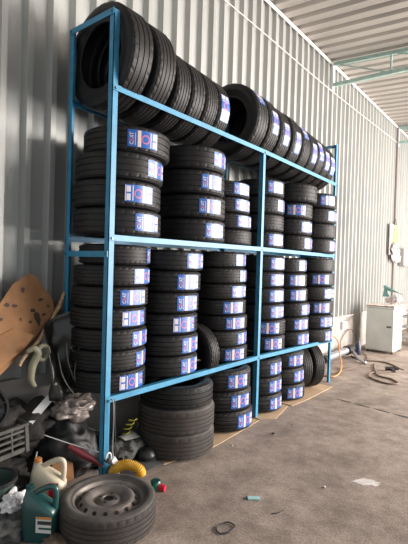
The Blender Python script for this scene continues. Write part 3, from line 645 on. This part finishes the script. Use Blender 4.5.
# red piece, rods, cardboard scraps
bm = bmesh.new(); P = smooth_path([(-.16, -.21, .34), (-.10, -.13, .27), (-.045, -.07, .22), (.0, -.035, .18)], 6); rr0 = P[0].copy()
for i in range(len(P) - 1): pass
tube(bm, [p - rr0 for p in P], .03, 12, rfun=lambda t: .008 + .017 * math.sin(PI * min(1, t + .12))); o = link_mesh('red_plastic_scoop', bm, M['red_plastic'], smooth=True); o.location = rr0; tag(o, 'long dark red plastic piece lying in the heap, left of the rack post', 'plastic part')
cable('metal_rod', [(-.22, -.36, .44), (-.14, -.18, .34), (-.04, .02, .24)], .004, M['cable_grey'], 'thin grey metal rod lying over the red plastic piece', 'rod')
cable('metal_rod', [(-.12, -.52, .04), (-.17, -.47, .20), (-.24, -.39, .33)], .005, M['cable_grey'], 'thin grey rod leaning up against the front of the crate', 'rod')
bm = bmesh.new(); solid_poly(bm, [(0, 0, 0), (.02, .13, .01), (-.09, .19, .10), (-.13, .05, .12)], .006, (.6, -.2, .7)); o = link_mesh('cardboard_scrap', bm, M['card']); o.location = (-.10, -.34, .12); tag(o, 'brown cardboard scrap wedged behind the cream jug', 'cardboard')
bm = bmesh.new(); obox(bm, (0, -.03, .02), (0, .03, -.02), .002, .04, (1, 0, .3)); o = link_mesh('grey_tag', bm, M['grey_cloth']); o.location = (-.13, -.05, .415); tag(o, 'small grey card tag lying on the black garbage bag', 'tag')
# tub, rag, sheets at the lower left
tb = thing('plastic_tub', (-.19, -.70, .10), 'round dark green plastic tub with rag at left edge below the crate', 'tub')
bm = bmesh.new(); lathe(bm, [(0, 0), (.09, 0), (.12, .17), (.128, .17), (.128, .182), (.117, .182), (.086, .008), (0, .008)], 36); link_mesh('body', bm, mat('dark_green_tub', (.03, .055, .045), .5), tb, smooth=False)
bm = bmesh.new(); lathe(bm, [(.122, .165), (.134, .168), (.134, .188), (.122, .188)], 36, closed=True); link_mesh('rim', bm, M['black_plastic'], tb)
tag(lump('dark_rag_pile', (-.20, -.72, .045), (.17, .17, .052), M['dark_cloth'], 12, .2, 1.5, 4, flat=-.045), 'flat dark rag pile under the green tub', 'cloth')
tag(lump('white_rag', (-.035, -.665, .185), (.06, .075, .055), mat('white_rag_cloth', (.62, .62, .63), .9, var=.1, bump=.3, bscale=30), 6, .3, 2.4, 5, crease=.25, cfreq=3.5), 'crumpled white rag at left edge, beside the green jug', 'rag')
tag(lump('grey_rag', (-.02, -.68, .06), (.11, .12, .075), M['grey_cloth'], 7, .25, 2.0, 5, flat=-.06), 'grey rag heaped on the floor under the white rag', 'rag')
bm = bmesh.new(); sheet(bm, 14, 14, lambda u, v: Vector((.26 * u, .30 * v, .012 + .018 * abs(noise.noise(Vector((u * 4, v * 4, 7)))) + .02 * u * (1 - u))), .002); o = link_mesh('grey_foam_sheet', bm, mat('grey_brown_sheet', (.20, .185, .16), .9, var=.15)); o.location = (.20, -.82, .0); tag(o, 'crumpled grey sheet on the floor in front of the green jug', 'sheet')
tag(lump('brown_rag', (.27, -.565, .03), (.07, .07, .03), mat('brown_cloth', (.12, .09, .065), .95, var=.3, bump=.4), 9, .25, 2, 4, flat=-.03), 'small brown rag on the floor between green jug and car wheel', 'rag')

# ------------------------------------------------------------------ under the first bay
tag(lump('grey_sack', (-.28, .42, .10), (.14, .16, .10), M['grey_cloth'], 14, .2, 1.8, 5, flat=-.10), 'limp grey sack under the rack, behind the front post', 'sack')
bm = bmesh.new(); sheet(bm, 8, 8, lambda u, v: Vector((.09 * u, .16 * v, .012 * math.sin(3 * u + 2 * v))), .002); o = link_mesh('paper_sheet', bm, M['label_white'] if False else mat('grey_paper', (.34, .34, .33), .7)); o.location = (-.27, .32, .205); tag(o, 'folded pale grey paper lying on the grey sack', 'paper')
bw = thing('black_bowl', (-.12, .505, .035), 'upturned round black bowl on the dark mat under the rack', 'bowl')
bm = bmesh.new(); lathe(bm, [(0, .085), (.03, .082), (.06, .065), (.078, .03), (.082, 0), (.076, 0), (.07, .03), (.055, .058), (0, .075)], 32); link_mesh('shell', bm, M['black_plastic'], bw, smooth=True)
bm = bmesh.new(); lathe(bm, [(.078, 0), (.088, 0), (.088, .008), (.078, .008)], 32, closed=True); link_mesh('rim', bm, M['black_plastic'], bw)
bm = bmesh.new(); sheet(bm, 12, 12, lambda u, v: Vector((-.30 + .34 * u, .24 + .36 * v - .05 * u, .010 + .02 * math.sin(2.2 * u) * math.sin(3 * v))), .004); o = link_mesh('rubber_mat', bm, mat('dark_grey_mat', (.075, .075, .078), .7)); tag(o, 'dark grey rubber mat on the floor behind the front post', 'mat')
hel = [Vector((-.27 + .028 * math.cos(t * .45), .40 + .028 * math.sin(t * .45), .15 + .0030 * t)) for t in range(72)]
hel = [p + Vector((.10 * (i / 72) ** 2, .0, 0)) for i, p in enumerate(hel)]
bm = bmesh.new(); o0 = hel[0].copy(); tube(bm, [p - o0 for p in hel], .0045, 7); o = link_mesh('coiled_air_line', bm, M['yellow_green'], smooth=True); o.location = o0; tag(o, 'thin yellow-green coiled air line under the rack beside the floor stack', 'hose')
# yellow corrugated hose draped at the post foot
bm = bmesh.new(); P = smooth_path([(.035, .045, .10), (.04, .035, .14), (.07, .04, .175), (.115, .07, .195), (.16, .10, .19), (.195, .125, .17), (.20, .14, .13)], 26); o0 = P[0].copy()
n = len(P); tube(bm, [p - o0 for p in P], .026, 16, rfun=lambda t: .032 + .005 * math.sin(t * n * 2 * PI / 5.2)); o = link_mesh('yellow_ribbed_hose', bm, M['yellow_hose'], smooth=True); o.location = o0; tag(o, 'fat yellow ribbed hose draped over the back of the floor wheel', 'hose')
# cord hanging from the beam bolt with a ring
cd = thing('cord_and_ring', (.035, .006, .60), 'grey cord with white ring hanging down the front post from the beam', 'cord')
bm = bmesh.new(); tube(bm, smooth_path([(-.012, -.008, .045), (.004, -.004, .05), (.006, .006, .02), (.004, .014, -.12), (.0, .012, -.30), (.012, .02, -.38)], 6), .0045, 8); link_mesh('cord', bm, M['cable_grey'], cd, smooth=True)
bm = bmesh.new(); tube(bm, smooth_path([(.006, .010, .05), (.010, .018, 0), (.012, .022, -.2), (.014, .03, -.37)], 6), .003, 8); link_mesh('cord', bm, M['cable_black'], cd, smooth=True)
bm = bmesh.new(); tube(bm, [Vector((.012, -.030 + .022 * math.cos(a * PI / 10), -.345 + .034 * math.sin(a * PI / 10))) for a in range(20)], .006, 8, closed=True); link_mesh('ring', bm, M['white_board'], cd, smooth=True)
bm = bmesh.new(); obox(bm, (.016, -.052, -.35), (.016, -.022, -.375), .03, .04, (1, 0, 0), .004); link_mesh('clamp', bm, M['black_plastic'], cd)
bm = bmesh.new(); obox(bm, (.018, .0, -.36), (.03, .05, -.43), .03, .014, (1, 0, 0), .004); link_mesh('connector', bm, M['white_board'], cd)
# small green bottle with a red cap
gb = thing('small_green_tin', (.24, .245, .0), 'small green tin with red cap on the floor beside the wheel', 'tin')
bm = bmesh.new(); cyl(bm, (0, 0, 0), (0, 0, .055), .034, .034, 24); link_mesh('body', bm, mat('green_tin', (.02, .20, .14), .4), gb)
bm = bmesh.new(); cyl(bm, (0, 0, .055), (0, 0, .062), .037, .034, 24); link_mesh('lid', bm, M['jug_green'], gb)
bm = bmesh.new(); cyl(bm, (.03, .005, .025), (.075, .02, .022), .021, .021, 20); link_mesh('cap', bm, M['red'], gb)

# ------------------------------------------------------------------ far right: appliance, hoses, wall clutter
ap = thing('metal_cabinet', (-.16, 7.0, 0), 'pale grey-green enamel cabinet with dark recessed handle standing against the wall', 'cabinet')
bm = bmesh.new(); box(bm, (-.26, -.29, .04), (.26, .29, .86), .012); link_mesh('body', bm, M['pale_metal'], ap)
bm = bmesh.new(); box(bm, (-.255, -.306, .06), (.255, -.29, .85), .006); dr = link_mesh('front_panel', bm, M['pale_metal'], ap)
bm = bmesh.new(); box(bm, (.13, -.309, .50), (.22, -.304, .535), .002); link_mesh('handle', bm, M['mesh_grey'] if False else mat('dark_handle', (.10, .09, .085), .5), dr)
bm = bmesh.new(); box(bm, (-.268, -.30, .86), (.268, .298, .90), .012); link_mesh('lid', bm, M['pale_metal'], ap)
for x in (-.22, .22):
    for y in (-.25, .25): bm = bmesh.new(); cyl(bm, (x, y, 0), (x, y, .042), .022, .026, 12); link_mesh('foot', bm, M['black_plastic'], ap)
bm = bmesh.new(); sheet(bm, 22, 22, lambda u, v: Vector((-.26 + .54 * u, -.31 + .56 * v, .008 + .035 * abs(noise.noise(Vector((u * 5, v * 5, 3)))) - (.06 * max(0, .06 - v) / .06 if v < .06 else 0) * 0)), .004)
o = link_mesh('crumpled_cloth', bm, M['pink_cloth'], smooth=True); o.location = (-.16, 7.0, .90); tag(o, 'crumpled pink and white cloth spread over the cabinet top', 'cloth')
tag(lump('carrier_bag', (.02, 7.12, 1.03), (.10, .12, .085), M['bag_white'], 21, .28, 2.2, 4, flat=-.085, crease=.25), 'white carrier bag on the cabinet top, left one', 'bag', 'white carrier bags on the cabinet')
tag(lump('carrier_bag', (-.12, 7.16, 1.0), (.08, .10, .06), M['bag_white'], 23, .28, 2.2, 4, flat=-.06, crease=.25), 'small white carrier bag on the cabinet, under the teal scoop', 'bag', 'white carrier bags on the cabinet')
sc = thing('teal_scoop', (-.09, 7.14, 1.10), 'teal plastic scoop resting on the bags above the cabinet', 'scoop')
bm = bmesh.new(); sheet(bm, 12, 8, lambda u, v: Vector((-.13 + .30 * u, (.10 * (v - .5)) * (1 - .8 * u), .10 - .05 * u + .10 * (2 * (v - .5)) ** 2 * (1 - u) * 1.0)), .004); link_mesh('bowl', bm, M['teal'], sc, smooth=True)
bm = bmesh.new(); cyl(bm, (.15, 0, .052), (.22, 0, .035), .009, .007, 10); link_mesh('handle', bm, M['teal'], sc)
bm = bmesh.new(); solid_poly(bm, [(-.16, -.01, -.03), (-.02, -.01, -.03), (-.12, -.01, .18)], .012, (0, 1, 0)); link_mesh('back_plate', bm, M['teal'], sc)
# metal shelf frame just right of the cabinet
sf = thing('metal_stand', (.12, 8.3, 0), 'low dark metal stand beside the cabinet at the right edge', 'stand')
for x in (-.22, .25):
    for y in (-.3, .3): bm = bmesh.new(); obox(bm, (x, y, 0), (x, y, .62), .03, .03, (1, 0, 0)); link_mesh('leg', bm, M['mesh_grey'], sf)
for z in (.15, .38, .60): bm = bmesh.new(); box(bm, (-.235, -.315, z), (.265, .315, z + .02)); link_mesh('shelf', bm, M['mesh_grey'], sf)
tag(lump('carrier_bag', (.10, 8.25, .71), (.14, .18, .09), M['bag_white'], 25, .28, 2.2, 4, flat=-.09, crease=.25), 'white carrier bag on the dark metal stand at right edge', 'bag', 'white carrier bags on the cabinet')
# things on the wall
wb = thing('hanging_board', (WX + .04, 9.15, 2.3), 'pale orange board with white wrapped bundles hanging on the far wall', 'board')
bm = bmesh.new(); box(bm, (-.008, -.28, -.33), (.02, .36, .42), .004); link_mesh('backing', bm, M['mesh_grey'], wb)
bm = bmesh.new(); solid_poly(bm, [(.022, -.08, -.15), (.022, .36, -.20), (.022, .36, .33), (.022, .12, .42), (.022, -.04, .12)], .014, (1, 0, 0)); link_mesh('board', bm, M['orange_board'], wb)
for i, (y, z, s) in enumerate([(-.12, -.18, .12), (.05, -.30, .13), (.24, -.26, .12), (-.10, -.38, .11), (.12, -.42, .10), (.32, -.40, .11), (.0, -.1, .09)]):
    lump('wrapped_bundle', (.07, y, z), (.05, s, s), M['bag_white'], 30 + i, .25, 2.2, 3, parent=wb)
bm = bmesh.new(); tube(bm, smooth_path([(.03, .02, .40), (.03, .10, .56), (.03, .20, .42)], 6), .006, 6); link_mesh('hanging_string', bm, M['cable_black'], wb)
mb = thing('meter_box', (WX + .015, 10.25, 1.95), 'grey metal box fixed low on the far wall under the orange board', 'box')
bm = bmesh.new(); box(bm, (0, -.35, -.22), (.12, .35, .22), .01); link_mesh('case', bm, M['mesh_grey'], mb)
bm = bmesh.new(); box(bm, (.12, -.31, -.18), (.128, .31, .18), .003); link_mesh('door', bm, M['mesh_grey'], mb)
so = thing('socket_box', (WX + .012, 6.15, .53), 'white electrical socket box on the plaster wall base', 'socket')
bm = bmesh.new(); box(bm, (0, -.10, -.075), (.05, .10, .075), .008); link_mesh('case', bm, M['white_board'], so)
bm = bmesh.new(); box(bm, (.05, -.08, -.055), (.056, .08, .055), .003); fp = link_mesh('face_plate', bm, M['label_white'], so)
for y in (-.035, .035): bm = bmesh.new(); cyl(bm, (.054, y, 0), (.058, y, 0), .018, .018, 12); link_mesh('socket_hole', bm, M['cable_brown'], fp)
cable('wall_pipe', [(WX + .03, 4.2, .66), (WX + .03, 5.6, .66), (WX + .03, 6.15, .69), (WX + .035, 6.66, .70)], .012, M['bag_white'], 'pale conduit running along the plaster base from rack to cabinet', 'pipe')
cable('wall_cable', [(WX + .06, 6.16, .60), (WX + .08, 6.25, .62), (WX + .05, 6.6, .66)], .006, M['cable_brown'], 'short brown cable from socket box towards the cabinet')
cable('cord_loop', [(WX + .05, 6.0, .02), (WX + .04, 6.0, .22), (WX + .05, 6.25, .40), (WX + .06, 6.5, .42), (WX + .08, 6.58, .30), (WX + .12, 6.5, .10), (WX + .2, 6.3, .015)], .009, M['cable_brown'], 'dark cord looping up the plaster base beside the cabinet')
cable('orange_hose', [(-.45, 4.55, .58), (-.45, 4.95, .52), (-.38, 5.15, .40), (-.30, 5.05, .22), (-.22, 4.95, .05), (-.12, 4.65, .012), (-.06, 4.35, .012), (-.08, 4.22, .012), (-.20, 4.20, .012), (-.26, 4.35, .012)], .011, M['orange_hose'], 'orange hose arching down to the floor past the right end of rack', 'hose')
ex = thing('exhaust_pipe', (-.30, 5.4, 0), 'silver exhaust pipe with a black collar lying on the floor right of rack', 'pipe')
bm = bmesh.new(); cyl(bm, (-.24, -.32, .075), (-.17, .42, .12), .062, .062, 24); link_mesh('muffler', bm, M['silver'], ex, smooth=False)
bm = bmesh.new(); cyl(bm, (-.168, .43, .12), (-.155, .64, .13), .085, .080, 24); link_mesh('collar', bm, M['black_plastic'], ex)
bm = bmesh.new(); cyl(bm, (-.24, -.42, .07), (-.238, -.32, .075), .066, .066, 24); link_mesh('end_ring', bm, M['black_plastic'], ex)
bm = bmesh.new(); tube(bm, smooth_path([(-.155, .58, .13), (-.10, .55, .10), (.10, .28, .05), (.30, .04, .032)], 8), .028, 14); link_mesh('tail_pipe', bm, M['silver'], ex, smooth=True)
pb = thing('spray_bottle', (-.40, 6.25, 0), 'dark blue bottle standing on the floor beside the cabinet', 'bottle')
bm = bmesh.new(); lathe(bm, [(0, 0), (.05, 0), (.055, .02), (.055, .17), (.03, .22), (.02, .235), (.02, .27), (0, .27)], 20); link_mesh('body', bm, mat('dark_blue_bottle', (.03, .035, .07), .4), pb, smooth=True)
bm = bmesh.new(); cyl(bm, (0, 0, .265), (0, 0, .30), .024, .018, 16); link_mesh('cap', bm, M['black_plastic'], pb)
cable('floor_hose', [(-.42, 5.95, .012), (-.15, 5.75, .012), (.20, 5.85, .012), (.50, 5.55, .012), (.52, 5.28, .012), (.38, 5.05, .012), (.28, 4.88, .012), (.34, 4.60, .012), (.62, 4.42, .012), (.76, 4.52, .012), (.62, 4.72, .012), (.42, 4.78, .012), (.31, 5.00, .012), (.20, 5.28, .012), (.10, 5.60, .012)], .013, M['cable_brown'], 'brown rubber hose coiled loosely on the floor in front of the cabinet', 'hose', n=8)
cable('floor_cable', [(-.25, 4.15, .01), (-.10, 4.8, .01), (-.02, 5.2, .01), (-.06, 5.6, .01), (-.18, 6.1, .01), (-.40, 6.5, .01)], .007, M['cable_brown'], 'thin brown cable along the floor from rack end to cabinet')
vg = thing('air_gun', (.47, 5.30, .028), 'black air gun lying on the coiled floor hose', 'tool')
bm = bmesh.new(); cyl(bm, (-.09, -.05, .01), (.08, .06, .02), .030, .024, 14); link_mesh('barrel', bm, M['black_plastic'], vg)
bm = bmesh.new(); obox(bm, (-.02, 0, .01), (.05, -.09, .0), .04, .035, (0, 0, 1), .006); link_mesh('grip', bm, M['cable_black'], vg)
bm = bmesh.new(); cyl(bm, (.08, .06, .02), (.15, .10, .0), .010, .008, 10); link_mesh('nozzle', bm, M['cable_black'], vg)

# ------------------------------------------------------------------ bits on the floor
pk = thing('mint_packet', (.83, .60, .0), 'small mint-green packet on the open concrete floor', 'packet', None, (0, 0, math.radians(38)))
bm = bmesh.new(); box(bm, (-.042, -.020, 0), (.047, .020, .010), .002); link_mesh('wrapper', bm, M['mint'], pk)
bm = bmesh.new(); box(bm, (-.047, -.0205, .0005), (-.036, .0205, .0105), .002); link_mesh('end_flap', bm, M['label_dark'], pk)
cable('black_wire_ring', [(.84, .17, .006), (.86, .25, .008), (.92, .25, .006), (.93, .18, .008), (.89, .13, .006)], .0045, M['cable_black'], 'small black wire ring on the floor in the foreground', 'ring', closed=True)
cable('black_twig', [(1.02, .52, .004), (1.05, .56, .006), (1.06, .62, .004)], .003, M['cable_black'], 'thin black bit of wire on the floor right of the mint packet', 'wire')
bm = bmesh.new(); rr = random.Random(12); q = [Vector((.105 * math.cos(t * PI / 14) * (1 + rr.uniform(-.3, .15)), .05 * math.sin(t * PI / 14) * (1 + rr.uniform(-.3, .3)), .0)) for t in range(28)]
solid_poly(bm, q, .0015, (0, 0, 1)); o = link_mesh('plaster_splash', bm, mat('dried_white_plaster', (.60, .57, .54), .9, var=.15, scale=30)); o.location = (1.35, 1.37, .0); o.rotation_euler = (0, 0, .6); tag(o, 'dried pale splash on the floor, right foreground', 'stain')
for i, (x, y, s, lab) in enumerate([(.36, 1.72, .014, 'small dark pebble on the floor in front of centre post'), (1.14, 1.08, .010, 'tiny white pebble left of the pale splash'), (.38, 2.05, .007, 'tiny dark pebble nearest the torn cardboard'), (.22, 1.22, .008, 'tiny pale pebble beside the left cardboard sheet')]):
    o = lump('pebble', (x, y, s * .5), (s, s * 1.2, s * .6), M['bag_white'] if i in (1, 3) else M['cable_black'], 40 + i, .3, 2, 2, flat=-s * .5); tag(o, lab, 'pebble', 'pebbles on the floor')
# open joint between floor slabs: broken dark gap
rr = random.Random(2); i = 0
for (x0, x1, w) in ((.38, .56, .012), (.60, .80, .014), (.84, 1.02, .016), (1.06, 1.30, .020), (1.34, 1.9, .016), (2.0, 2.9, .014)):
    bm = bmesh.new(); n = 10; A = []; B = []
    for k in range(n + 1):
        x = x0 + (x1 - x0) * k / n; yc = 3.24 - .13 * (x - .42) + .02 * noise.noise(Vector((x * 6, 0, 0))); ww = w * (.35 + .65 * math.sin(PI * k / n)) * rr.uniform(.6, 1.1) + .003
        A.append((x, yc - ww)); B.append((x, yc + ww))
    solid_poly(bm, [(a[0], a[1], .0005) for a in A] + [(b[0], b[1], .0005) for b in reversed(B)], .0008, (0, 0, 1))
    i += 1; o = link_mesh('trim_%d' % (3 + i), bm, M['dark_hole']); tag(o, None, None, kind='structure')
